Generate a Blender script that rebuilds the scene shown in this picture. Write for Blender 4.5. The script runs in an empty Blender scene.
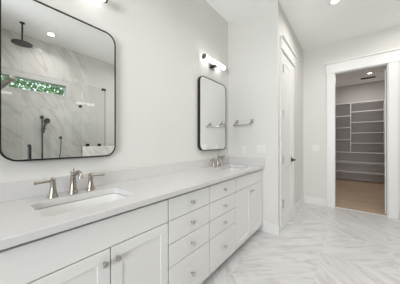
import bpy, bmesh, math, random
from mathutils import Vector, Matrix
random.seed(7)
PI = math.pi
R = math.radians
S = bpy.context.scene
COL = S.collection

# ---------------------------------------------------------------- camera
cd = bpy.data.cameras.new('camera')
cd.sensor_width = 36.0
cd.lens = 187.5 / 400 * 36.0
cd.clip_start = 0.02
cam = bpy.data.objects.new('camera', cd)
COL.objects.link(cam)
CX, CH = 1.46, 1.213
cam.location = (CX, 0, CH)
cam.rotation_euler = (R(90), 0, R(38.5))
S.camera = cam

# ---------------------------------------------------------------- world, light, exposure
w = bpy.data.worlds.new('sky'); S.world = w
w.use_nodes = True
nt = w.node_tree; nt.nodes.clear()
out = nt.nodes.new('ShaderNodeOutputWorld')
bg = nt.nodes.new('ShaderNodeBackground')
bg.inputs[0].default_value = (0.80, 0.90, 1.0, 1)
bg.inputs[1].default_value = 3.4
nt.links.new(bg.outputs[0], out.inputs[0])
S.view_settings.view_transform = 'Standard'
S.view_settings.look = 'None'
S.view_settings.gamma = 1
S.view_settings.use_curve_mapping = False
S.view_settings.exposure = 0.0
S.cycles.max_bounces = 14
S.cycles.diffuse_bounces = 8
S.cycles.glossy_bounces = 8
S.cycles.transparent_max_bounces = 16
S.cycles.sample_clamp_indirect = 6
S.cycles.caustics_reflective = False
S.cycles.caustics_refractive = False

CAN_W = 4.8          # watts of each ceiling can
CLOSET_W = 13.0
REAR_FILL_W = 135.0          # watts of the added light behind the rear window

def area_light(name, loc, rot, w_, size, color, size_y=None, shape='DISK'):
    l = bpy.data.lights.new(name, 'AREA'); l.energy = w_; l.shape = shape; l.size = size
    if size_y: l.size_y = size_y
    l.color = color
    o = bpy.data.objects.new(name, l); COL.objects.link(o)
    o.location = loc; o.rotation_euler = rot
    return o

# room dimensions (metres); vanity wall is x = 0, the closet wall y = YF
XR, YE, XS, YF, YB, H = 3.00, 2.527, 0.740, 4.24, -1.90, 3.05
YC = 7.77             # closet back wall
# added fill light behind the unseen rear window, tilted up to lift the ceiling
area_light('rear_fill_light', (1.55, YB - 0.32, 1.60), (R(112), 0, 0), REAR_FILL_W, 1.5, (0.95, 0.97, 1.0), 1.3, 'RECTANGLE')

# ---------------------------------------------------------------- materials
def mat(name, col, rough=0.5, metal=0.0, spec=0.5, emit=None, es=0.0, var=0.0, vscale=8.0, bump=0.0):
    m = bpy.data.materials.new(name); m.use_nodes = True
    n = m.node_tree.nodes; l = m.node_tree.links
    b = n['Principled BSDF']
    b.inputs['Base Color'].default_value = (*col, 1)
    b.inputs['Roughness'].default_value = rough
    b.inputs['Metallic'].default_value = metal
    b.inputs['Specular IOR Level'].default_value = spec
    if emit:
        b.inputs['Emission Color'].default_value = (*emit, 1)
        b.inputs['Emission Strength'].default_value = es
    if var or bump:
        tc = n.new('ShaderNodeTexCoord')
        no = n.new('ShaderNodeTexNoise'); no.inputs['Scale'].default_value = vscale; no.inputs['Detail'].default_value = 5
        l.new(tc.outputs['Object'], no.inputs['Vector'])
        if var:
            mx = n.new('ShaderNodeMix'); mx.data_type = 'RGBA'
            mx.inputs[6].default_value = (*[c * (1 - var) for c in col], 1)
            mx.inputs[7].default_value = (*[min(1, c * (1 + var)) for c in col], 1)
            l.new(no.outputs['Fac'], mx.inputs[0]); l.new(mx.outputs[2], b.inputs['Base Color'])
        if bump:
            bp = n.new('ShaderNodeBump'); bp.inputs['Strength'].default_value = bump; bp.inputs['Distance'].default_value = 0.002
            l.new(no.outputs['Fac'], bp.inputs['Height']); l.new(bp.outputs[0], b.inputs['Normal'])
    return m

WALL = (0.695, 0.682, 0.656)
M = {}
M['wall'] = mat('wall_paint', WALL, 0.75, var=0.012, vscale=3, bump=0.03)
M['ceiling'] = mat('ceiling_paint', (0.95, 0.95, 0.94), 0.85, var=0.01, vscale=3)
M['trim'] = mat('trim_paint', (0.765, 0.765, 0.755), 0.38, var=0.01, vscale=4)
M['door'] = mat('door_paint', (0.79, 0.79, 0.78), 0.40, var=0.01, vscale=4)
M['cab'] = mat('cabinet_paint', (0.74, 0.735, 0.715), 0.38, var=0.012, vscale=5)
M['gapshade'] = mat('carcass_gap_shade', (0.10, 0.098, 0.095), 0.7, var=0.02)  # near-black carcass puts the shade of the front gaps into the colour
M['porcelain'] = mat('porcelain', (0.74, 0.735, 0.72), 0.12, var=0.005)
M['nickel'] = mat('brushed_nickel', (0.40, 0.362, 0.315), 0.30, 1.0, var=0.04, vscale=60)
M['satin'] = mat('satin_steel', (0.50, 0.485, 0.46), 0.30, 1.0, var=0.04, vscale=60)
M['chrome'] = mat('dark_chrome', (0.20, 0.195, 0.19), 0.22, 1.0, var=0.02, vscale=40)
M['black'] = mat('black_metal', (0.008, 0.008, 0.009), 0.4, 0.0, var=0.1, vscale=40)
M['mirror'] = mat('mirror_silver', (0.93, 0.94, 0.935), 0.0, 1.0, var=0.002)
M['opal'] = mat('lit_opal_glass', (0.9, 0.9, 0.9), 0.3, emit=(1.0, 0.975, 0.94), es=3.4, var=0.004)
M['lens'] = mat('lit_lens', (0.9, 0.9, 0.9), 0.4, emit=(1.0, 0.95, 0.88), es=6.0, var=0.004)
M['plate'] = mat('white_plastic', (0.76, 0.75, 0.725), 0.4, var=0.005)
M['shelf'] = mat('shelf_paint', (0.74, 0.72, 0.71), 0.45, var=0.01)
M['closetdim'] = mat('closet_wall_dim', (0.56, 0.53, 0.515), 0.8, var=0.02, vscale=3)  # dimness of the closet put into the wall colour
M['vent'] = mat('vent_paint', (0.55, 0.54, 0.53), 0.5, var=0.02)
M['dark'] = mat('dark_void', (0.03, 0.03, 0.03), 0.8, var=0.05)
M['bark'] = mat('bark', (0.16, 0.115, 0.08), 0.9, var=0.3, vscale=20, bump=0.5)
M['leaf'] = mat('leaf', (0.12, 0.27, 0.08), 0.5, var=0.5, vscale=3)
M['grass'] = mat('lawn', (0.16, 0.26, 0.08), 0.9, var=0.35, vscale=5)

def glass_mat(name, tint, base, ior=1.5):
    m = bpy.data.materials.new(name); m.use_nodes = True
    n = m.node_tree.nodes; l = m.node_tree.links; n.clear()
    o = n.new('ShaderNodeOutputMaterial'); mx = n.new('ShaderNodeMixShader')
    t = n.new('ShaderNodeBsdfTransparent'); t.inputs[0].default_value = (*tint, 1)
    g = n.new('ShaderNodeBsdfGlossy'); g.inputs['Roughness'].default_value = 0.0
    f = n.new('ShaderNodeFresnel'); f.inputs['IOR'].default_value = ior
    l.new(f.outputs[0], mx.inputs[0]); l.new(t.outputs[0], mx.inputs[1]); l.new(g.outputs[0], mx.inputs[2])
    l.new(mx.outputs[0], o.inputs[0])
    return m
M['glass'] = glass_mat('clear_glass', (0.975, 0.985, 0.98), 0, 1.6)
M['pane'] = glass_mat('window_glass', (0.97, 0.98, 0.98), 0)

def math_node(n, l, op, a, b=None):
    k = n.new('ShaderNodeMath'); k.operation = op
    for i, v in enumerate((a, b)):
        if v is None: continue
        if isinstance(v, (int, float)): k.inputs[i].default_value = v
        else: l.new(v, k.inputs[i])
    return k.outputs[0]

def marble(name, base, vein, ax, tile, rough, rotations, grout, vscale=(1.0, 5.5), lo=0.42, hi=0.78, gw=0.0016):
    """veined stone in tiles: ax picks the two object axes the tiles lie in; each tile turns its veins its own way"""
    m = bpy.data.materials.new(name); m.use_nodes = True
    n = m.node_tree.nodes; l = m.node_tree.links
    b = n['Principled BSDF']; b.inputs['Roughness'].default_value = rough
    tc = n.new('ShaderNodeTexCoord'); sp = n.new('ShaderNodeSeparateXYZ'); l.new(tc.outputs['Object'], sp.inputs[0])
    a, c = sp.outputs[ax[0]], sp.outputs[ax[1]]
    ua = math_node(n, l, 'DIVIDE', a, tile[0])
    fa = math_node(n, l, 'FLOOR', ua)
    half = math_node(n, l, 'MULTIPLY', math_node(n, l, 'MODULO', math_node(n, l, 'ABSOLUTE', fa), 2.0), tile[2])
    uc = math_node(n, l, 'ADD', math_node(n, l, 'DIVIDE', c, tile[1]), half)
    fc = math_node(n, l, 'FLOOR', uc)
    cmb = n.new('ShaderNodeCombineXYZ'); l.new(fa, cmb.inputs[0]); l.new(fc, cmb.inputs[1])
    wn = n.new('ShaderNodeTexWhiteNoise'); wn.noise_dimensions = '2D'; l.new(cmb.outputs[0], wn.inputs['Vector'])
    ang = math_node(n, l, 'ADD', math_node(n, l, 'MULTIPLY', math_node(n, l, 'GREATER_THAN', wn.outputs['Value'], 0.5), rotations[1] - rotations[0]), rotations[0])
    ang = math_node(n, l, 'ADD', ang, math_node(n, l, 'MULTIPLY', math_node(n, l, 'SUBTRACT', wn.outputs['Value'], 0.5), rotations[2]))
    pos = n.new('ShaderNodeCombineXYZ'); l.new(a, pos.inputs[0]); l.new(c, pos.inputs[1])
    vr = n.new('ShaderNodeVectorRotate'); vr.rotation_type = 'Z_AXIS'
    l.new(pos.outputs[0], vr.inputs['Vector']); l.new(ang, vr.inputs['Angle'])
    sc = n.new('ShaderNodeVectorMath'); sc.operation = 'MULTIPLY'; l.new(vr.outputs[0], sc.inputs[0])
    sc.inputs[1].default_value = (vscale[0], vscale[1], 1)
    off = n.new('ShaderNodeVectorMath'); off.operation = 'MULTIPLY_ADD'
    l.new(wn.outputs['Color'], off.inputs[0]); off.inputs[1].default_value = (9, 9, 9); l.new(sc.outputs[0], off.inputs[2])
    n1 = n.new('ShaderNodeTexNoise'); n1.inputs['Scale'].default_value = 1.0; n1.inputs['Detail'].default_value = 6
    n1.inputs['Roughness'].default_value = 0.62; n1.inputs['Distortion'].default_value = 0.5
    l.new(off.outputs[0], n1.inputs['Vector'])
    n2 = n.new('ShaderNodeTexNoise'); n2.inputs['Scale'].default_value = 0.55; n2.inputs['Detail'].default_value = 4
    n2.inputs['Distortion'].default_value = 0.9
    l.new(off.outputs[0], n2.inputs['Vector'])
    # thin veins: where the slow noise crosses 0.5
    d = math_node(n, l, 'ABSOLUTE', math_node(n, l, 'SUBTRACT', n2.outputs['Fac'], 0.5))
    r2 = n.new('ShaderNodeMapRange'); l.new(d, r2.inputs[0]); r2.inputs[1].default_value = 0.0; r2.inputs[2].default_value = 0.05
    r2.inputs[3].default_value = 0.55; r2.inputs[4].default_value = 0.0
    r1 = n.new('ShaderNodeMapRange'); l.new(n1.outputs['Fac'], r1.inputs[0]); r1.inputs[1].default_value = lo; r1.inputs[2].default_value = hi
    fac = math_node(n, l, 'ADD', r1.outputs[0], r2.outputs[0]); fac = math_node(n, l, 'MINIMUM', fac, 1.0)
    mx = n.new('ShaderNodeMix'); mx.data_type = 'RGBA'; l.new(fac, mx.inputs[0])
    mx.inputs[6].default_value = (*base, 1); mx.inputs[7].default_value = (*vein, 1)
    # joints
    def joint(u, size):
        fr = math_node(n, l, 'FRACT', u)
        e = math_node(n, l, 'MINIMUM', fr, math_node(n, l, 'SUBTRACT', 1.0, fr))
        return math_node(n, l, 'LESS_THAN', e, gw / size)
    j = math_node(n, l, 'MAXIMUM', joint(ua, tile[0]), joint(uc, tile[1]))
    m2 = n.new('ShaderNodeMix'); m2.data_type = 'RGBA'; l.new(j, m2.inputs[0]); l.new(mx.outputs[2], m2.inputs[6])
    m2.inputs[7].default_value = (*grout, 1)
    l.new(m2.outputs[2], b.inputs['Base Color'])
    return m
M['floor'] = marble('floor_marble_tile', (0.66, 0.65, 0.65), (0.47, 0.455, 0.45), (0, 1), (0.61, 0.61, 0.5), 0.30,
                    (R(-38), R(40), 0.5), (0.60, 0.59, 0.58), vscale=(2.2, 13.0), lo=0.40, hi=1.0)
M['showertile'] = marble('shower_marble_tile', (0.78, 0.765, 0.735), (0.57, 0.54, 0.51), (1, 2), (0.61, 1.22, 0.5), 0.10,
                         (R(50), R(58), 0.25), (0.55, 0.54, 0.52), vscale=(1.2, 7.0), lo=0.45, hi=1.05)
M['showerend'] = marble('shower_end_tile', (0.78, 0.765, 0.735), (0.57, 0.54, 0.51), (0, 2), (0.61, 1.22, 0.5), 0.10,
                        (R(50), R(58), 0.25), (0.55, 0.54, 0.52), vscale=(1.2, 7.0), lo=0.45, hi=1.05)
M['quartz'] = marble('counter_quartz', (0.63, 0.62, 0.612), (0.62, 0.61, 0.602), (0, 1), (9, 9, 0), 0.16,
                     (R(20), R(25), 0.1), (0.7, 0.7, 0.68), gw=0.0)
def wood_floor():
    m = bpy.data.materials.new('oak_plank_floor'); m.use_nodes = True
    n = m.node_tree.nodes; l = m.node_tree.links; b = n['Principled BSDF']; b.inputs['Roughness'].default_value = 0.42
    tc = n.new('ShaderNodeTexCoord')
    br = n.new('ShaderNodeTexBrick'); br.inputs['Scale'].default_value = 1.0
    br.inputs['Color1'].default_value = (0.58, 0.44, 0.315, 1); br.inputs['Color2'].default_value = (0.50, 0.375, 0.265, 1)
    br.inputs['Mortar'].default_value = (0.14, 0.09, 0.06, 1); br.inputs['Mortar Size'].default_value = 0.002
    br.inputs['Brick Width'].default_value = 1.3; br.inputs['Row Height'].default_value = 0.15
    l.new(tc.outputs['Object'], br.inputs['Vector'])
    mp = n.new('ShaderNodeMapping'); mp.inputs['Scale'].default_value = (2, 30, 1); l.new(tc.outputs['Object'], mp.inputs[0])
    no = n.new('ShaderNodeTexNoise'); no.inputs['Scale'].default_value = 1.5; no.inputs['Detail'].default_value = 5
    l.new(mp.outputs[0], no.inputs['Vector'])
    r = n.new('ShaderNodeMapRange'); l.new(no.outputs['Fac'], r.inputs[0]); r.inputs[3].default_value = 0.75; r.inputs[4].default_value = 1.2
    mx = n.new('ShaderNodeMix'); mx.data_type = 'RGBA'; mx.blend_type = 'MULTIPLY'; mx.inputs[0].default_value = 1
    l.new(br.outputs['Color'], mx.inputs[6]); l.new(r.outputs[0], mx.inputs[7]); l.new(mx.outputs[2], b.inputs['Base Color'])
    return m
M['wood'] = wood_floor()

# ---------------------------------------------------------------- mesh helpers
def basis(a, b):
    d = (Vector(b) - Vector(a)); L = d.length; d.normalize()
    return L, d.to_track_quat('Z', 'Y').to_matrix().to_4x4()

class MB:
    def __init__(s): s.bm = bmesh.new(); s.curved = False
    def box(s, lo, hi, bevel=0.0, seg=2):
        g = bmesh.ops.create_cube(s.bm, size=1)
        c = [(lo[i] + hi[i]) / 2 for i in range(3)]; d = [abs(hi[i] - lo[i]) for i in range(3)]
        for v in g['verts']: v.co = Vector([c[i] + v.co[i] * d[i] for i in range(3)])
        if bevel:
            ed = list({e for v in g['verts'] for e in v.link_edges})
            bmesh.ops.bevel(s.bm, geom=ed, offset=bevel, segments=seg, affect='EDGES', profile=0.5)
        return s
    def cyl(s, a, b, r, r2=None, seg=20, bevel=0.0):
        s.curved = True
        L, q = basis(a, b)
        m = Matrix.Translation((Vector(a) + Vector(b)) / 2) @ q
        g = bmesh.ops.create_cone(s.bm, cap_ends=True, segments=seg, radius1=r, radius2=r if r2 is None else r2, depth=L, matrix=m)
        if bevel:
            fs = {f for v in g['verts'] for f in v.link_faces if len(f.verts) > 4}
            ed = list({e for f in fs for e in f.edges})
            bmesh.ops.bevel(s.bm, geom=ed, offset=bevel, segments=2, affect='EDGES', profile=0.5)
        return s
    def lathe(s, prof, a=(0, 0, 0), ax=(0, 0, 1), seg=24):
        """prof: (radius, height) pairs along axis ax from point a"""
        s.curved = True
        q = Vector(ax).normalized().to_track_quat('Z', 'Y').to_matrix().to_4x4()
        m = Matrix.Translation(a) @ q
        rings = []
        for r, h in prof:
            rings.append([s.bm.verts.new(m @ Vector((r * math.cos(2 * PI * k / seg), r * math.sin(2 * PI * k / seg), h))) for k in range(seg)])
        for i in range(len(rings) - 1):
            for k in range(seg):
                s.bm.faces.new((rings[i][k], rings[i][(k + 1) % seg], rings[i + 1][(k + 1) % seg], rings[i + 1][k]))
        s.bm.faces.new(list(reversed(rings[0]))); s.bm.faces.new(rings[-1])
        return s
    def tube(s, pts, r, seg=14, cap=True):
        s.curved = True
        pts = [Vector(p) for p in pts]; n = len(pts)
        rr = r if isinstance(r, (list, tuple)) else [r] * n
        up = None; rings = []
        for i, p in enumerate(pts):
            t = (pts[min(i + 1, n - 1)] - pts[max(i - 1, 0)]).normalized()
            if up is None:
                up = Vector((0, 0, 1)) if abs(t.z) < 0.9 else Vector((1, 0, 0))
            up = (up - t * up.dot(t)).normalized(); sd = t.cross(up)
            rings.append([s.bm.verts.new(p + rr[i] * (math.cos(2 * PI * k / seg) * sd + math.sin(2 * PI * k / seg) * up)) for k in range(seg)])
        for i in range(n - 1):
            for k in range(seg):
                s.bm.faces.new((rings[i][k], rings[i][(k + 1) % seg], rings[i + 1][(k + 1) % seg], rings[i + 1][k]))
        if cap:
            s.bm.faces.new(list(reversed(rings[0]))); s.bm.faces.new(rings[-1])
        return s
    def loft(s, loops, close=True, cap0=False, cap1=False):
        s.curved = True
        rings = [[s.bm.verts.new(p) for p in lp] for lp in loops]
        k_ = len(rings[0])
        for i in range(len(rings) - 1):
            for k in range(k_):
                s.bm.faces.new((rings[i][k], rings[i][(k + 1) % k_], rings[i + 1][(k + 1) % k_], rings[i + 1][k]))
        if cap0: s.bm.faces.new(list(reversed(rings[0])))
        if cap1: s.bm.faces.new(rings[-1])
        return s
    def build(s, name, m, parent=None, loc=(0, 0, 0), rot=(0, 0, 0), smooth=True):
        bmesh.ops.recalc_face_normals(s.bm, faces=s.bm.faces)
        me = bpy.data.meshes.new(name); s.bm.to_mesh(me); s.bm.free()
        me.materials.append(M[m] if isinstance(m, str) else m)
        if smooth and s.curved:
            for p in me.polygons: p.use_smooth = True
            try: me.set_sharp_from_angle(angle=R(35))
            except Exception: pass
        o = bpy.data.objects.new(name, me); COL.objects.link(o)
        o.location = loc; o.rotation_euler = rot
        if parent: o.parent = parent
        return o

def rrect(w_, h_, r, k=6):
    """rounded rectangle outline, centred"""
    pts = []
    for cx, cy, a0 in ((w_ / 2 - r, h_ / 2 - r, 0), (-w_ / 2 + r, h_ / 2 - r, 90), (-w_ / 2 + r, -h_ / 2 + r, 180), (w_ / 2 - r, -h_ / 2 + r, 270)):
        for i in range(k + 1):
            a = R(a0 + 90 * i / k); pts.append((cx + r * math.cos(a), cy + r * math.sin(a)))
    return pts

def tag(o, label, cat, group=None):
    o['label'] = label; o['category'] = cat
    if group: o['group'] = group
    return o
def thing(name, label, cat, loc=(0, 0, 0), rot=(0, 0, 0), group=None):
    o = bpy.data.objects.new(name, None); COL.objects.link(o)
    o.empty_display_size = 0.05; o.location = loc; o.rotation_euler = rot
    return tag(o, label, cat, group)
def structure(o):
    o['kind'] = 'structure'; return o
def dup(root, loc, label, rot=None):
    r = root.copy(); COL.objects.link(r); r.location = loc; r['label'] = label
    if rot: r.rotation_euler = rot
    for ch in list(root.children):
        c = ch.copy(); COL.objects.link(c); c.parent = r
        for g in list(ch.children):
            d = g.copy(); COL.objects.link(d); d.parent = c
    return r
def boxes(name, m, lst, bevel=0.0, parent=None):
    mb = MB()
    for lo, hi in lst: mb.box(lo, hi, bevel)
    return mb.build(name, m, parent, smooth=bool(bevel))

# ---------------------------------------------------------------- the room shell
T = 0.12
structure(boxes('floor', 'floor', [((-T, YB - T, -0.06), (XR + T, YF + 0.06, 0))]))
structure(boxes('floor_closet', 'wood', [((0.73, YF + 0.06, -0.06), (3.07, YC + T, 0))]))
structure(boxes('ceiling', 'ceiling', [((-T, YB - T, H), (XR + T, YC + T, H + 0.1))]))
structure(boxes('wall_left', 'wall', [((-T, YB - T, 0), (0, YE + T, H))]))
structure(boxes('wall_end', 'wall', [((0, YE, 0), (XS, YE + T, H))]))
D1 = (2.70, 3.31, 2.455)                     # side door: y0, y1, height
structure(boxes('wall_side', 'wall', [((XS - T, YE + T, 0), (XS, D1[0], H)), ((XS - T, D1[1], 0), (XS, YF + T, H)),
                                      ((XS - T, D1[0], D1[2]), (XS, D1[1], H))]))
D2 = (1.247, 1.953, 2.478)                   # closet doorway: x0, x1, height
structure(boxes('wall_back', 'wall', [((XS, YF, 0), (D2[0], YF + T, H)), ((D2[1], YF, 0), (XR + T, YF + T, H)),
                                      ((D2[0], YF, D2[2]), (D2[1], YF + T, H))]))
W1 = (-0.05, 1.325, 2.105, 2.39)            # slit window over the shower: y0 y1 z0 z1
W2 = (2.65, 3.65, 1.0, 2.42)                # window further along the same wall
structure(boxes('wall_right', 'wall', [
    ((XR, YB - T, 0), (XR + T, W1[0], H)), ((XR, W1[0], 0), (XR + T, W1[1], W1[2])), ((XR, W1[0], W1[3]), (XR + T, W1[1], H)),
    ((XR, W1[1], 0), (XR + T, W2[0], H)), ((XR, W2[0], 0), (XR + T, W2[1], W2[2])), ((XR, W2[0], W2[3]), (XR + T, W2[1], H)),
    ((XR, W2[1], 0), (XR + T, YF, H))]))
W3 = (0.85, 2.25, 0.95, 2.35)               # added, unseen rear window that lets the fill light in: x0 x1 z0 z1
structure(boxes('wall_front', 'wall', [
    ((0, YB - T, 0), (W3[0], YB, H)), ((W3[1], YB - T, 0), (XR, YB, H)),
    ((W3[0], YB - T, 0), (W3[1], YB, W3[2])), ((W3[0], YB - T, W3[3]), (W3[1], YB, H))]))
structure(boxes('wall_closet_left', 'closetdim', [((0.73, YF + T, 0), (0.85, YC + T, H))]))
structure(boxes('wall_closet_right', 'closetdim', [((2.95, YF + T, 0), (3.07, YC + T, H))]))
structure(boxes('wall_closet_back', 'closetdim', [((0.85, YC, 0), (2.95, YC + T, H))]))

# shower: tiled cladding, partition, kerb, knee wall
SY0, SY1, GX = -0.55, 1.66, 2.20
structure(boxes('wall_shower_back', 'showertile', [
    ((XR - 0.012, SY0, 0), (XR, W1[0], H)), ((XR - 0.012, W1[0], 0), (XR, W1[1], W1[2])),
    ((XR - 0.012, W1[0], W1[3]), (XR, W1[1], H)), ((XR - 0.012, W1[1], 0), (XR, SY1, H))]))
structure(boxes('wall_shower_end', 'showerend', [((2.14, SY0 - 0.12, 0), (XR, SY0, H))]))
structure(boxes('trim_shower_kerb', 'showertile', [((2.14, SY0, 0), (2.26, 1.265, 0.11))], 0.004))
structure(boxes('wall_knee', 'showertile', [((2.14, 1.265, 0), (2.27, 2.35, 1.135))], 0.004))

# baseboards
def base(name, lo, hi, n):
    """n: outward normal axis sign tuple; a flat board with an eased top"""
    mb = MB(); mb.box(lo, hi, 0.004); structure(mb.build(name, 'trim'))
BH, BT = 0.14, 0.015
base('baseboard_end', (0.545, YE - BT, 0), (XS + BT, YE, BH), 0)
base('baseboard_side', (XS, D1[1] + 0.105, 0), (XS + BT, YF, BH), 0)
base('baseboard_back', (XS + BT, YF - BT, 0), (D2[0] - 0.125, YF, BH), 0)
base('baseboard_back_right', (D2[1] + 0.125, YF - BT, 0), (XR, YF, BH), 0)
base('baseboard_right', (XR - BT, 2.36, 0), (XR, YF - BT, BH), 0)
base('baseboard_left', (0, YB, 0), (BT, -0.02, BH), 0)

# door casings (flat boards, taller head board with a cap)
def casing_x(name, face, y0, y1, z, wd, hd, cap):        # on a wall of constant x facing +x
    mb = MB(); t = 0.02
    mb.box((face, y0 - wd, 0), (face + 0.012, y0, z), 0.002); mb.box((face, y1, 0), (face + 0.012, y1 + wd, z), 0.002)
    mb.box((face, y0 - wd - 0.0, z), (face + t + 0.006, y1 + wd + 0.012, z + hd), 0.002)
    mb.box((face, y0 - wd - 0.0, z + hd), (face + t + 0.028, y1 + wd + 0.035, z + hd + cap), 0.003)
    mb.box((face - T, y0 - 0.001, 0), (face, y0 + 0.018, z)); mb.box((face - T, y1 - 0.018, 0), (face, y1 + 0.001, z))
    mb.box((face - T, y0, z - 0.018), (face, y1, z + 0.001))
    return structure(mb.build(name, 'trim'))
casing_x('trim_1', XS, D1[0], D1[1], D1[2], 0.085, 0.152, 0.028)
def casing_y(name, face, x0, x1, z, wd, hd, cap):        # on a wall of constant y facing -y
    mb = MB(); t = 0.02
    mb.box((x0 - wd, face - t, 0), (x0, face, z), 0.002); mb.box((x1, face - t, 0), (x1 + wd, face, z), 0.002)
    mb.box((x0 - wd - 0.012, face - t - 0.006, z), (x1 + wd + 0.012, face, z + hd), 0.002)
    mb.box((x0 - wd - 0.03, face - t - 0.024, z + hd), (x1 + wd + 0.03, face, z + hd + cap), 0.003)
    mb.box((x0 - 0.001, face, 0), (x0 + 0.012, face + T, z)); mb.box((x1 - 0.012, face, 0), (x1 + 0.001, face + T, z))
    mb.box((x0, face, z - 0.012), (x1, face + T, z + 0.001))
    return structure(mb.build(name, 'trim'))
casing_y('trim_2', YF, D2[0], D2[1], D2[2], 0.112, 0.175, 0.025)
structure(boxes('trim_3', 'trim', [((D2[0] + 0.012, YF + 0.045, 0), (D2[1] - 0.012, YF + 0.075, 0.006))]))

# doors
def leaf_bm(wd, ht, th, panels):
    """door leaf: x along width 0..wd, y thickness 0..th, recessed panels on both faces"""
    mb = MB(); bm = mb.bm
    xs = sorted({0, wd} | {p[0] for p in panels} | {p[1] for p in panels})
    zs = sorted({0, ht} | {p[2] for p in panels} | {p[3] for p in panels})
    st = panels[0][0]
    mb.box((0, 0, 0), (st, th, ht)); mb.box((wd - st, 0, 0), (wd, th, ht))
    zz = [0] + [v for p in panels for v in (p[2], p[3])] + [ht]
    for i in range(0, len(zz), 2): mb.box((st, 0, zz[i]), (wd - st, th, zz[i + 1]))
    for p in panels: mb.box((p[0] - 0.004, 0.006, p[2] - 0.004), (p[1] + 0.004, th - 0.006, p[3] + 0.004))
    return mb
def lever(parent, m, loc, nrm, dirn):
    """rosette, neck and lever; nrm is the outward axis, dirn the way the lever points"""
    n_ = Vector(nrm); d = Vector(dirn); p = Vector(loc)
    mb = MB(); mb.lathe([(0.0, 0.0), (0.034, 0.0), (0.034, 0.008), (0.029, 0.012), (0.016, 0.013), (0.015, 0.045), (0.0, 0.046)], p, n_)
    mb.tube([p + n_ * 0.044 - d * 0.008, p + n_ * 0.048 + d * 0.02, p + n_ * 0.048 + d * 0.07, p + n_ * 0.046 + d * 0.115], [0.014, 0.013, 0.012, 0.010])
    return mb.build('door_handle', m, parent)
d1 = leaf_bm(D1[1] - D1[0] - 0.036, D1[2] - 0.028, 0.036, [(0.11, D1[1] - D1[0] - 0.036 - 0.11, 0.20, 0.86), (0.11, D1[1] - D1[0] - 0.036 - 0.11, 1.02, 2.30)]).build('door_1', 'door', None, (XS + 0.006, D1[0] + 0.018, 0.008), (0, 0, R(90)))
structure(d1)
lw = D1[1] - D1[0] - 0.036
lever(d1, 'black', (lw - 0.065, 0, 0.925), (0, -1, 0), (-1, 0, 0))
for z in (0.36, 0.965, 1.585, 2.21):
    mb = MB(); mb.cyl((-0.004, -0.008, z - 0.055), (-0.004, -0.008, z + 0.055), 0.009, seg=12); mb.box((-0.004, -0.003, z - 0.05), (0.026, 0.0, z + 0.05))
    mb.build('hinge', 'satin', d1)
d2 = leaf_bm(0.63, 2.42, 0.036, [(0.11, 0.52, 0.20, 0.86), (0.11, 0.52, 1.02, 2.28)]).build('door_2', 'door', None, (D2[1] + 0.004, YF + T + 0.012, 0.012), (0, 0, R(52)))
structure(d2)
for z in (0.36, 0.965, 1.585, 2.21):
    mb = MB(); mb.cyl((-0.006, 0.0, z - 0.05), (-0.006, 0.0, z + 0.05), 0.0065, seg=12)
    mb.box((-0.016, -0.006, z - 0.05), (-0.006, 0.0, z + 0.05)); mb.build('hinge', 'satin', d2)
lever(d2, 'black', (0.565, 0, 0.93), (0, -1, 0), (-1, 0, 0))

# windows
def window_x(name, y0, y1, z0, z1, f, bars=()):
    """window in the right wall (constant x), frame with glass, facing -x"""
    mb = MB(); xa, xb = XR - 0.02, XR + T
    mb.box((xa, y0 - 0.001, z0), (xb, y0 + f, z1)); mb.box((xa, y1 - f, z0), (xb, y1 + 0.001, z1))
    mb.box((xa + 0.002, y0 + f, z1 - f), (xb, y1 - f, z1 + 0.001)); mb.box((xa + 0.002, y0 + f, z0 - 0.001), (xb, y1 - f, z0 + 0.016))
    for b_ in bars: mb.box((XR + 0.03, b_[0], b_[1]), (XR + 0.07, b_[2], b_[3]))
    o = structure(mb.build(name, 'trim'))
    boxes('pane', 'pane', [((XR + 0.045, y0 + f * 0.5, z0 + 0.01), (XR + 0.051, y1 - f * 0.5, z1 - f * 0.5))], 0, o)
    return o
window_x('window_1', *W1, 0.075)
window_x('window_2', *W2, 0.05, [((W2[0] + W2[1]) / 2 - 0.02, W2[2], (W2[0] + W2[1]) / 2 + 0.02, W2[3])])
mb = MB()
for lo, hi in (((W3[0], YB - T, W3[2]), (W3[0] + .05, YB + .02, W3[3])), ((W3[1] - .05, YB - T, W3[2]), (W3[1], YB + .02, W3[3])),
               ((W3[0], YB - T, W3[3] - .05), (W3[1], YB + .02, W3[3])), ((W3[0], YB - T, W3[2]), (W3[1], YB + .02, W3[2] + .05)),
               ((1.53, YB - .07, W3[2]), (1.57, YB - .03, W3[3]))): mb.box(lo, hi)
w3 = structure(mb.build('window_3_added', 'trim'))  # added frame around the opening for the rear fill light
boxes('pane', 'pane', [((W3[0] + .02, YB - 0.053, W3[2] + .02), (W3[1] - .02, YB - 0.047, W3[3] - .02))], 0, w3)

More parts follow.
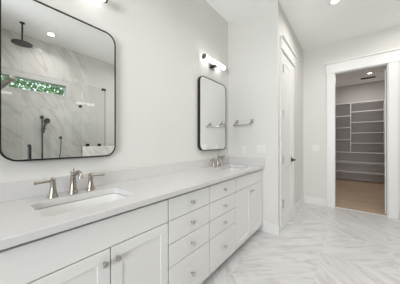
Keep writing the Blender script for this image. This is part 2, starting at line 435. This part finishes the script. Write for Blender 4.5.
# ---------------------------------------------------------------- outside the windows
structure(boxes('ground', 'grass', [((XR + T + 0.02, -12, -0.5), (26, 16, -0.4)), ((-6, -14, -0.5), (XR + T + 0.02, -2.2, -0.4))]))
def tree(x, y, h, r, label, n=2600):
    t = thing('leafy_tree', label, 'tree', (x, y, -0.4), (0, 0, 0), 'trees outside the slit window')
    mb = MB(); mb.tube([(0, 0, 0), (0.05, 0.03, h * 0.3), (-0.03, 0.06, h * 0.55), (0.06, 0.0, h * 0.85)], [0.13, 0.10, 0.07, 0.03])
    for k in range(7):
        a = k * 2.4; z = h * (0.32 + 0.07 * k)
        mb.tube([(0, 0, z), (r * 0.4 * math.cos(a), r * 0.4 * math.sin(a), z + 0.35), (r * 0.75 * math.cos(a), r * 0.75 * math.sin(a), z + 0.5)], [0.045, 0.03, 0.012], 8)
    mb.build('trunk', 'bark', t)
    bm = bmesh.new()
    for k in range(n):
        u = random.random() ** 0.45
        a, c = random.uniform(0, 2 * PI), random.uniform(-1, 1); s_ = math.sqrt(1 - c * c)
        p = Vector((r * u * s_ * math.cos(a), r * u * s_ * math.sin(a), h * 0.62 + h * 0.40 * u * c))
        q = Matrix.Rotation(random.uniform(0, 2 * PI), 4, 'Z') @ Matrix.Rotation(random.uniform(-1.2, 1.2), 4, 'X')
        L = random.uniform(0.09, 0.17)
        vs = [bm.verts.new(p + q @ Vector(v)) for v in ((0, 0, 0), (L * 0.32, L * 0.5, 0.012), (0, L * 1.1, 0), (-L * 0.32, L * 0.5, 0.012))]
        bm.faces.new(vs)
    mb = MB(); mb.bm.free(); mb.bm = bm
    f = mb.build('foliage', 'leaf', t, smooth=False)
    return t
tree(5.5, -1.3, 3.5, 1.15, 'leafy tree outside the shower slit window, left in the mirror')
tree(5.9, 1.25, 3.7, 1.2, 'leafy tree outside, between the slit window and the tall window')
tree(5.6, 3.8, 3.5, 1.15, 'leafy tree outside the tall window of the right wall')
tree(5.8, 6.4, 3.8, 1.2, 'leafy tree outside, farthest along the right wall')
hd = thing('hedge', 'tall dense green hedge behind the leafy trees outside', 'hedge', (9.0, 3.0, -0.4))
mb = MB()
for k in range(14): mb.tube([(0, -7.5 + k * 1.15, 0), (0.1, -7.45 + k * 1.15, 2.5), (0, -7.5 + k * 1.15, 4.6)], [0.06, 0.045, 0.02], 6)
mb.build('stem', 'bark', hd)
bm = bmesh.new()
for k in range(15000):
    p = Vector((random.uniform(-0.6, 0.6), random.uniform(-8, 8), random.uniform(0.0, 5.2) + random.uniform(-0.2, 0.4)))
    q = Matrix.Rotation(random.uniform(0, 2 * PI), 4, 'Z') @ Matrix.Rotation(random.uniform(-1.2, 1.2), 4, 'X')
    L = random.uniform(0.14, 0.26)
    bm.faces.new([bm.verts.new(p + q @ Vector(v)) for v in ((0, 0, 0), (L * 0.35, L * 0.5, 0.02), (0, L * 1.1, 0), (-L * 0.35, L * 0.5, 0.02))])
mb = MB(); mb.bm.free(); mb.bm = bm
mb.build('foliage', 'leaf', hd, smooth=False)

# ---------------------------------------------------------------- vanity
FX = 0.545            # cabinet face
BX = FX - 0.020       # carcass front, behind the fronts
CB, CT = 0.095, 0.855 # cabinet bottom / top
G = 0.006
GRP_C = 'white vanity cabinets'
def knob(parent, x, y, z):
    mb = MB(); mb.lathe([(0.0, 0), (0.0075, 0), (0.0065, 0.010), (0.0075, 0.014), (0.013, 0.018), (0.0138, 0.023), (0.0115, 0.028), (0.0, 0.030)], (x, y, z), (1, 0, 0), 20)
    return mb.build('knob', 'satin', parent)
def carcass(parent, y0, y1):
    b = MB(); a, c, t_ = y0 + 0.001, y1 - 0.001, 0.016
    b.box((0.003, a, CB), (BX - 0.03, a + t_, CT)); b.box((0.003, c - t_, CB), (BX - 0.03, c, CT)); b.box((0.003, a + t_, CB), (BX, c - t_, CB + t_))
    b.box((0.003, a + t_, CB + t_), (0.012, c - t_, CT)); b.box((BX - 0.018, a + t_, CB + t_), (BX - 0.001, c - t_, CT)); b.build('body', 'gapshade', parent, smooth=False)
    k = MB(); k.box((0.05, y0 + 0.001, 0.0), (FX - 0.075, y1 - 0.001, CB)); k.build('toe_kick', 'cab', parent, smooth=False)
def front(name, parent, y0, y1, z0, z1):
    mb = MB(); mb.box((BX, y0 + G / 2, z0 + G / 2), (FX, y1 - G / 2, z1 - G / 2), 0.0015); return mb.build(name, 'cab', parent)
def shaker(parent, y0, y1, z0, z1, ky, kz, rail=0.058):
    y0 += G / 2; y1 -= G / 2; z0 += G / 2; z1 -= G / 2
    mb = MB(); e = 0.0012
    mb.box((BX, y0, z0), (FX, y0 + rail, z1), e); mb.box((BX, y1 - rail, z0), (FX, y1, z1), e)
    mb.box((BX, y0 + rail - e, z0), (FX, y1 - rail + e, z0 + rail), e); mb.box((BX, y0 + rail - e, z1 - rail), (FX, y1 - rail + e, z1), e)
    mb.box((BX + 0.001, y0 + rail - 0.004, z0 + rail - 0.004), (FX - 0.0055, y1 - rail + 0.004, z1 - rail + 0.004))
    d = mb.build('door', 'cab', parent); knob(d, FX, ky, kz); return d
VY = [0.055, 0.823, 1.278, 1.748, 2.500]
ZD = [CB, 0.388, 0.542, 0.696, CT - 0.011]      # drawer seams
def sink_cabinet(y0, y1, mid, label):
    t = thing('sink_cabinet', label, 'cabinet', (0, 0, 0), group=GRP_C)
    carcass(t, y0, y1)
    y0 += 0.002; y1 -= 0.002
    front('false_front', t, y0, y1, ZD[3], ZD[4])
    shaker(t, y0, mid, CB, ZD[3], mid - 0.032, ZD[3] - 0.062); shaker(t, mid, y1, CB, ZD[3], mid + 0.032, ZD[3] - 0.062)
    return t
def drawer_cabinet(y0, y1, label):
    t = thing('drawer_cabinet', label, 'cabinet', (0, 0, 0), group=GRP_C)
    carcass(t, y0, y1)
    y0 += 0.002; y1 -= 0.002
    for i in range(4):
        d = front('drawer', t, y0, y1, ZD[i], ZD[i + 1]); zc = (ZD[i] + ZD[i + 1]) / 2
        knob(d, FX, (y0 + y1) / 2, zc)
    return t
sink_cabinet(VY[0], VY[1], 0.447, 'white double-door sink cabinet under the nearer sink, cut by the bottom left of the photo')
drawer_cabinet(VY[1], VY[2], 'white four-drawer cabinet beside the nearer sink cabinet, left of the two drawer stacks')
drawer_cabinet(VY[2], VY[3], 'white four-drawer cabinet beside the farther sink cabinet, right of the two drawer stacks')
sink_cabinet(VY[3], VY[4], 2.124, 'white double-door sink cabinet under the farther sink, ending at the towel bar wall')
f_ = boxes('filler_strip', 'cab', [((0.003, VY[4], CB), (FX - 0.008, YE - 0.001, CT)), ((0.003, VY[4], 0), (FX - 0.075, YE - 0.001, CB))])
tag(f_, 'narrow white filler strip between the farther sink cabinet and the end wall', 'filler strip')
f_ = boxes('end_panel', 'cab', [((0.003, 0.033, 0), (FX, VY[0] - 0.001, CT))], 0.001)
tag(f_, 'white end panel closing the near end of the vanity', 'panel')

SK = [(0.310, 0.435), (0.310, 2.095)]      # sink centres (x, y)
SW, SD = 0.455, 0.285                      # along y, along x
CZ0, CZ1 = 0.857, 0.892
ct = thing('countertop', 'long pale quartz countertop with two sink cutouts on the white cabinets', 'countertop', (0, 0, 0))
mb = MB(); mb.box((0.001, 0.015, CZ0), (0.568, YE - 0.001, CZ1), 0.003)
slab = mb.build('slab', 'quartz', ct)
cutters = []
for x, y in SK:
    c = MB(); lp = rrect(SD, SW, 0.045)
    c.loft([[(x + a, y + b, 0.80) for a, b in lp], [(x + a, y + b, 0.95) for a, b in lp]], cap0=True, cap1=True)
    co = c.build('cutter', 'quartz'); cutters.append(co)
    md = slab.modifiers.new('cut', 'BOOLEAN'); md.operation = 'DIFFERENCE'; md.object = co; md.solver = 'EXACT'
bpy.context.view_layer.update()
dg = bpy.context.evaluated_depsgraph_get()
me = bpy.data.meshes.new_from_object(slab.evaluated_get(dg))
slab.modifiers.clear(); slab.data = me
for p in me.polygons: p.use_smooth = False
for co in cutters: bpy.data.objects.remove(co)
mb = MB(); mb.box((0.001, 0.015, CZ1), (0.021, YE - 0.001, CZ1 + 0.100), 0.002); tag(mb.build('backsplash', 'quartz'), 'long low quartz backsplash along the wall under both mirrors', 'backsplash')
mb = MB(); mb.box((0.021, YE - 0.021, CZ1), (0.568, YE - 0.001, CZ1 + 0.100), 0.002); tag(mb.build('side_splash', 'quartz'), 'short quartz side splash against the end wall below the outlet', 'backsplash')

def make_sink(x, y, label):
    t = thing('sink', label, 'sink', (x, y, CZ0 - 0.0105), group='undermount sinks')
    mb = MB(); loops = []
    for grow, z, r in ((0.016, -0.001, 0.05), (0.002, -0.001, 0.046), (0.0, -0.006, 0.046), (-0.012, -0.06, 0.05), (-0.03, -0.105, 0.055), (-0.06, -0.128, 0.06), (-0.16, -0.136, 0.03)):
        loops.append([(a, b, z) for a, b in rrect(SD + 2 * grow, SW + 2 * grow, r if SD + 2 * grow > 2 * r else 0.02)])
    mb.loft(loops)
    mb.bm.faces.new([v for v in mb.bm.verts][-len(loops[0]):])
    o = mb.build('basin', 'porcelain', t)
    sm = o.modifiers.new('thick', 'SOLIDIFY'); sm.thickness = 0.010; sm.offset = -1
    mb = MB(); mb.lathe([(0, 0.0), (0.024, 0.0), (0.022, 0.004), (0.014, 0.005), (0.012, 0.002), (0, 0.002)], (0, 0, -0.1355)); mb.build('drain', 'nickel', t)
    return t
s1 = make_sink(*SK[0], 'white undermount basin in the countertop below the larger, nearer mirror')
dup(s1, (SK[1][0], SK[1][1], CZ0 - 0.0105), 'white undermount basin in the countertop beside the side splash at the end wall')

def make_faucet(x, y, label):
    t = thing('faucet', label, 'faucet', (x, y, CZ1 + 0.0003), group='brushed nickel widespread faucets')
    mb = MB()
    mb.lathe([(0, 0), (0.027, 0), (0.027, 0.006), (0.023, 0.012), (0.019, 0.03), (0.016, 0.06), (0.0145, 0.085), (0.016, 0.090), (0.016, 0.097), (0.0135, 0.100),
              (0.0135, 0.125), (0.016, 0.128), (0.016, 0.133), (0.012, 0.138), (0.006, 0.142), (0.005, 0.147), (0.007, 0.151), (0.006, 0.157), (0, 0.159)])
    sp_ = mb.build('spout_column', 'nickel', t)
    mb = MB(); mb.tube([(0.006, 0, 0.112), (0.035, 0, 0.122), (0.062, 0, 0.136), (0.088, 0, 0.142), (0.108, 0, 0.136), (0.120, 0, 0.122), (0.124, 0, 0.106)],
                       [0.011, 0.0105, 0.010, 0.0105, 0.012, 0.013, 0.0135])
    mb.build('spout', 'nickel', t)
    for s in (-1, 1):
        mb = MB(); mb.lathe([(0, 0), (0.026, 0), (0.026, 0.005), (0.022, 0.011), (0.018, 0.028), (0.0145, 0.052), (0.0125, 0.072), (0.014, 0.076), (0.014, 0.082), (0.0115, 0.085),
                             (0.0115, 0.100), (0.013, 0.103), (0.010, 0.109), (0.005, 0.113), (0, 0.114)], (0, s * 0.102, 0))
        h = mb.build('handle', 'nickel', t)
        mb = MB(); mb.tube([(0, s * 0.106, 0.093), (0.004, s * 0.13, 0.094), (0.010, s * 0.16, 0.095), (0.014, s * 0.186, 0.095)], [0.006, 0.0065, 0.0075, 0.009])
        mb.build('lever', 'nickel', h)
    return t
fa = make_faucet(0.105, 0.425, 'brushed nickel faucet with two lever handles behind the nearer sink')
dup(fa, (0.105, 2.085, CZ1 + 0.0003), 'brushed nickel faucet with two lever handles behind the farther sink')

# ---------------------------------------------------------------- mirrors
def make_mirror(y, z, wd, ht, label, lean):
    t = thing('wall_mirror', label, 'mirror', (0.002, y, z), (0, R(lean), 0), 'black framed rounded mirrors')
    d, fw = 0.038, 0.0095
    def lp(gr, x, r): return [(x, a, b) for a, b in rrect(wd + 2 * gr, ht + 2 * gr, r + gr, 10)]
    mb = MB(); r = 0.078
    mb.loft([lp(0, 0, r), lp(0, d - 0.002, r), lp(-0.002, d, r), lp(-fw + 0.001, d, r), lp(-fw, d - 0.001, r), lp(-fw, 0.030, r), lp(-fw, 0, r), lp(0, 0, r)])
    bmesh.ops.remove_doubles(mb.bm, verts=mb.bm.verts, dist=1e-5)
    mb.build('frame', 'black', t)
    mb = MB(); mb.loft([lp(-fw - 0.0005, 0.004, r), lp(-fw - 0.0005, 0.034, r)], cap0=True, cap1=True)
    mb.build('mirror_glass', 'mirror', t, smooth=False)
    return t
mi = make_mirror(0.4228, 1.572, 0.6245, 0.934, 'large black-framed rounded mirror above the nearer sink, reflecting the shower', 0.0)
dup(mi, (0.002, 2.096, 1.572), 'smaller-looking black-framed rounded mirror above the farther sink, reflecting the towel bar')

# ---------------------------------------------------------------- vanity lights
def make_sconce(y, z, label):
    t = thing('vanity_light', label, 'wall light', (0.0, y, z), group='tube lights over the mirrors')
    mb = MB(); mb.box((0.001, -0.06, -0.075), (0.016, 0.06, 0.030), 0.004); mb.build('backplate', 'chrome', t)
    mb = MB(); mb.box((0.014, -0.05, -0.046), (0.072, 0.05, -0.031), 0.003); mb.build('bracket', 'chrome', t)
    xc = 0.062
    for s in (-1, 1):
        mb = MB(); mb.cyl((xc, s * 0.010, 0), (xc, s * 0.236, 0), 0.029, seg=28, bevel=0.004); mb.build('tube_shade', 'opal', t)
        mb = MB(); mb.cyl((xc, s * 0.235, 0), (xc, s * 0.250, 0), 0.033, seg=28, bevel=0.003); mb.build('end_cap', 'chrome', t)
    mb = MB(); mb.cyl((xc, -0.011, 0), (xc, 0.011, 0), 0.0325, seg=28); mb.build('centre_band', 'chrome', t)
    return t
vl = make_sconce(0.405, 2.268, 'lit tube wall light above the nearer mirror, cut by the top of the photo')
dup(vl, (0, 2.08, 2.268), 'lit two-section tube wall light above the farther mirror, by the corner')

# ---------------------------------------------------------------- towel bar and wall plates on the end wall
t = thing('towel_bar', 'short satin steel towel bar on two posts, on the end wall beside the farther mirror', 'towel bar', (0.28, YE, 1.51))
for s in (-1, 1):
    mb = MB(); mb.box((s * 0.117 - 0.025, -0.009, -0.025), (s * 0.117 + 0.025, -0.0005, 0.025), 0.003)
    mb.tube([(s * 0.117, -0.006, 0), (s * 0.117, -0.05, -0.012), (s * 0.117, -0.11, -0.058)], [0.013, 0.011, 0.011]); mb.build('post', 'satin', t)
mb = MB(); mb.cyl((-0.134, -0.110, -0.060), (0.128, -0.110, -0.060), 0.0085, seg=16, bevel=0.002); mb.build('bar', 'satin', t)

def plate(name, label, cat, loc, rot, wd, kind, group=None):
    """wall plate facing -y in its own frame"""
    t = thing(name, label, cat, loc, rot, group)
    mb = MB(); mb.box((-wd / 2, -0.006, -0.058), (wd / 2, -0.0005, 0.058), 0.003); mb.build('cover_plate', 'plate', t)
    n_ = max(1, round(wd / 0.07)); 
    for i in range(n_):
        x = (i - (n_ - 1) / 2) * 0.046
        mb = MB(); mb.box((x - 0.0165, -0.009, -0.033), (x + 0.0165, -0.005, 0.033), 0.0015)
        mb.build('rocker' if kind == 'switch' else 'receptacle', 'plate', t)
    return t
plate('wall_outlet', 'white outlet plate on the end wall below the towel bar', 'outlet', (0.262, YE, 1.105), (0, 0, 0), 0.072, 'outlet')
plate('light_switch', 'white double switch plate on the end wall, right of the outlet', 'switch', (0.515, YE, 1.115), (0, 0, 0), 0.118, 'switch')
plate('light_switch', 'white switch plate on the wall left of the closet doorway', 'switch', (0.955, YF, 1.10), (0, 0, 0), 0.118, 'switch')

# ---------------------------------------------------------------- ceiling fittings
def make_can(x, y, label, w_=CAN_W, spread=140, color=(1.0, 0.97, 0.935)):
    t = thing('recessed_light', label, 'ceiling light', (x, y, H), group='recessed ceiling lights')
    mb = MB(); mb.lathe([(0.066, -0.0005), (0.066, -0.004), (0.060, -0.007), (0.046, -0.0085), (0.043, -0.004)], (0, 0, 0)); mb.build('trim_ring', 'plate', t)
    mb = MB(); mb.lathe([(0, -0.0082), (0.043, -0.0082), (0.043, -0.010), (0, -0.0105)], (0, 0, 0)); mb.build('lens', 'lens', t)
    area_light('can_light', (x, y, H - 0.014), (0, 0, 0), w_, 0.085, color).data.spread = R(spread)
    return t
make_can(1.316, 3.0, 'lit recessed ceiling light in front of the closet doorway, at the top edge', 9.0, 165)
make_can(2.57, 0.92, 'lit recessed ceiling light above the shower, seen in the nearer mirror', 3.2)
make_can(1.00, 0.58, 'lit recessed ceiling light over the floor before the nearer sink, glinting in the marble')
make_can(1.10, 1.45, 'added recessed fill light over the drawer stacks, between the mirrors', 4.6)  # added can, no known fitting, to brighten the counter top
make_can(2.00, 2.15, 'added unseen ceiling light before the tall window, beyond the knee wall', 8.0, 165)  # added out-of-view can that lifts the far end of the room
make_can(2.25, 3.55, 'added recessed fill light by the wall right of the closet doorway, outside the photo', 8.0, 175)  # unseen can added to light the side wall and closet wall
make_can(1.45, -1.0, 'added ceiling light behind the camera near the added rear window')  # can added behind the view for general brightness
make_can(1.89, 6.72, 'lit recessed ceiling light inside the closet beside the vent', CLOSET_W, 180)
t = thing('ceiling_vent', 'slotted ceiling vent inside the closet below its recessed light', 'vent', (1.88, 7.18, H))
mb = MB(); mb.box((-0.17, -0.085, -0.008), (0.17, 0.085, -0.0005), 0.003); mb.build('frame', 'vent', t)
for i in range(6):
    y = -0.06 + i * 0.024
    mb = MB(); mb.box((-0.15, y - 0.007, -0.012), (0.15, y + 0.004, -0.0075)); mb.build('slat', 'dark', t)

# ---------------------------------------------------------------- closet shelving
t = thing('closet_shelving', 'white built-in shelving across the back wall of the closet', 'shelving', (0, 0, 0))
SF, SB = YC - 0.36, YC - 0.001
ST = 0.026
X0, XA, XB, X1 = 0.852, 1.495, 2.25, 2.948
def shelf(x0, x1, z): 
    mb = MB(); mb.box((x0, SF, z - ST), (x1, SB, z), 0.002); mb.build('shelf', 'shelf', t)
for z in (2.425, 0.905, 0.612, 0.312): shelf(X0, X1, z)
for z in (2.035, 1.67, 1.295): shelf(X0, XA - 0.013, z); shelf(XB + 0.013, X1, z)
for z in (2.145, 1.82, 1.50, 1.19): shelf(XA + 0.013, XB - 0.013, z)
for x in (XA, XB):
    mb = MB(); mb.box((x - 0.013, SF, 0.905), (x + 0.013, SB, 2.425 - ST)); mb.build('divider', 'shelf', t)
for z in (0.612, 0.312):
    mb = MB(); mb.box((X0, SB - 0.02, z - ST - 0.07), (X1, SB, z - ST)); mb.build('cleat', 'shelf', t)

# ---------------------------------------------------------------- shower fittings
t = thing('rain_shower_head', 'round black rain shower head hanging from the ceiling in the shower', 'shower head', (2.55, 0.555, H))
mb = MB(); mb.lathe([(0, -0.0005), (0.032, -0.0005), (0.032, -0.012), (0.012, -0.018), (0, -0.018)]); mb.build('ceiling_flange', 'black', t)
mb = MB(); mb.cyl((0, 0, -0.015), (0, 0, -0.29), 0.011); mb.build('stem', 'black', t)
mb = MB(); mb.lathe([(0, -0.285), (0.024, -0.285), (0.028, -0.305), (0.112, -0.312), (0.124, -0.318), (0.124, -0.326), (0, -0.327)], seg=40); mb.build('disc', 'black', t)

t = thing('hand_shower', 'black hand shower on a slide rail on the marble wall', 'hand shower', (XR - 0.012, 0.875, 0.80))
mb = MB(); mb.cyl((-0.055, 0, 0.0), (-0.055, 0, 0.89), 0.0135); mb.build('slide_rail', 'black', t)
for z in (0.02, 0.86):
    mb = MB(); mb.lathe([(0, 0), (0.028, 0), (0.028, 0.012), (0.016, 0.016), (0.015, 0.055), (0.020, 0.060), (0.020, 0.072), (0, 0.074)], (0, 0, z), (-1, 0, 0)); mb.build('bracket', 'black', t)
mb = MB(); mb.cyl((-0.055, -0.02, 0.62), (-0.055, 0.045, 0.66), 0.016); mb.build('holder', 'black', t)
mb = MB(); mb.tube([(-0.06, 0.015, 0.57), (-0.068, 0.022, 0.66), (-0.078, 0.040, 0.76), (-0.085, 0.048, 0.80)], [0.014, 0.016, 0.017, 0.019])
mb.lathe([(0, 0), (0.03, 0.002), (0.055, 0.014), (0.056, 0.024), (0, 0.026)], (-0.078, 0.048, 0.80), (-0.75, 0.35, -0.35)); mb.build('hand_piece', 'black', t)

t = thing('shower_hose_outlet', 'black wall elbow with a hanging hose right of the slide rail', 'shower hose', (XR - 0.012, 1.16, 1.30))
mb = MB(); mb.lathe([(0, 0), (0.026, 0), (0.026, 0.010), (0.014, 0.014), (0.013, 0.05), (0, 0.052)], (0, 0, 0), (-1, 0, 0)); mb.build('elbow', 'black', t)
mb = MB(); mb.tube([(-0.04, 0, -0.005), (-0.042, 0, -0.06), (-0.045, -0.01, -0.25), (-0.055, -0.03, -0.40), (-0.06, -0.09, -0.52), (-0.06, -0.16, -0.53), (-0.055, -0.20, -0.45)], 0.008, 10); mb.build('hose', 'black', t)

t = thing('wall_shower_arm', 'small nickel shower arm reaching up past the slit window', 'shower arm', (XR - 0.012, 0.245, 1.91))
mb = MB(); mb.lathe([(0, 0), (0.028, 0), (0.028, 0.006), (0.012, 0.012), (0, 0.012)], (0, 0, 0), (-1, 0, 0)); mb.build('flange', 'nickel', t)
mb = MB(); mb.tube([(-0.01, 0, 0), (-0.12, 0.02, 0.03), (-0.26, 0.09, 0.13), (-0.40, 0.19, 0.25)], [0.016, 0.028, 0.036, 0.038]); mb.build('arm', 'nickel', t)
mb = MB(); mb.lathe([(0, -0.02), (0.040, -0.018), (0.055, 0.005), (0.055, 0.035), (0.045, 0.045), (0, 0.047)], (-0.40, 0.19, 0.25), (-0.6, 0.45, 0.45)); mb.build('head', 'nickel', t)

# glass enclosure
GT = 2.20
t = thing('shower_door', 'clear glass shower door with a black pull handle, seen in the nearer mirror', 'shower door', (GX, -0.05, 0.12))
mb = MB(); mb.box((-0.005, 0, 0), (0.005, 0.752, GT - 0.12)); mb.build('glass_panel', 'glass', t, smooth=False)
mb = MB(); mb.tube([(-0.006, 0.625, 0.62), (-0.045, 0.625, 0.62), (-0.055, 0.625, 0.63), (-0.055, 0.625, 1.03), (-0.045, 0.625, 1.04), (-0.006, 0.625, 1.04)], 0.020, 14); mb.build('pull_handle', 'black', t)
for z in (0.25, 1.80):
    mb = MB(); mb.box((-0.012, -0.02, z - 0.045), (0.012, 0.05, z + 0.045), 0.003); mb.build('hinge', 'black', t)
t = thing('shower_screen', 'fixed clear glass shower panel between the glass door and the knee wall', 'shower screen', (GX, 0.71, 0.112), group='fixed glass shower panels')
mb = MB(); mb.box((-0.005, 0, 0), (0.005, 0.545, GT - 0.112)); mb.build('glass_panel', 'glass', t, smooth=False)
mb = MB(); mb.lathe([(0, -0.018), (0.022, -0.018), (0.022, 0.018), (0, 0.018)], (0, 0.522, 1.71), (1, 0, 0)); mb.build('glass_clamp', 'black', t)
t = thing('shower_screen', 'clear glass shower panel on top of the marble knee wall, in two black clamps', 'shower screen', (GX, 1.27, 1.136), group='fixed glass shower panels')
mb = MB(); mb.box((-0.005, 0, 0.004), (0.005, 0.370, GT - 1.136)); mb.build('glass_panel', 'glass', t, smooth=False)
for y in (0.075, 0.27):
    mb = MB(); mb.box((-0.014, y - 0.027, 0.0), (0.014, y + 0.027, 0.048), 0.003); mb.build('glass_clamp', 'black', t)
mb = MB(); mb.box((-0.006, 0.3705, 0.0), (0.006, 0.3775, GT - 1.136)); mb.build('edge_channel', 'black', t)
mb = MB(); mb.box((-0.014, 0.315, GT - 1.136 - 0.03), (0.014, 0.387, GT - 1.136 + 0.008), 0.003); mb.build('corner_clamp', 'black', t)
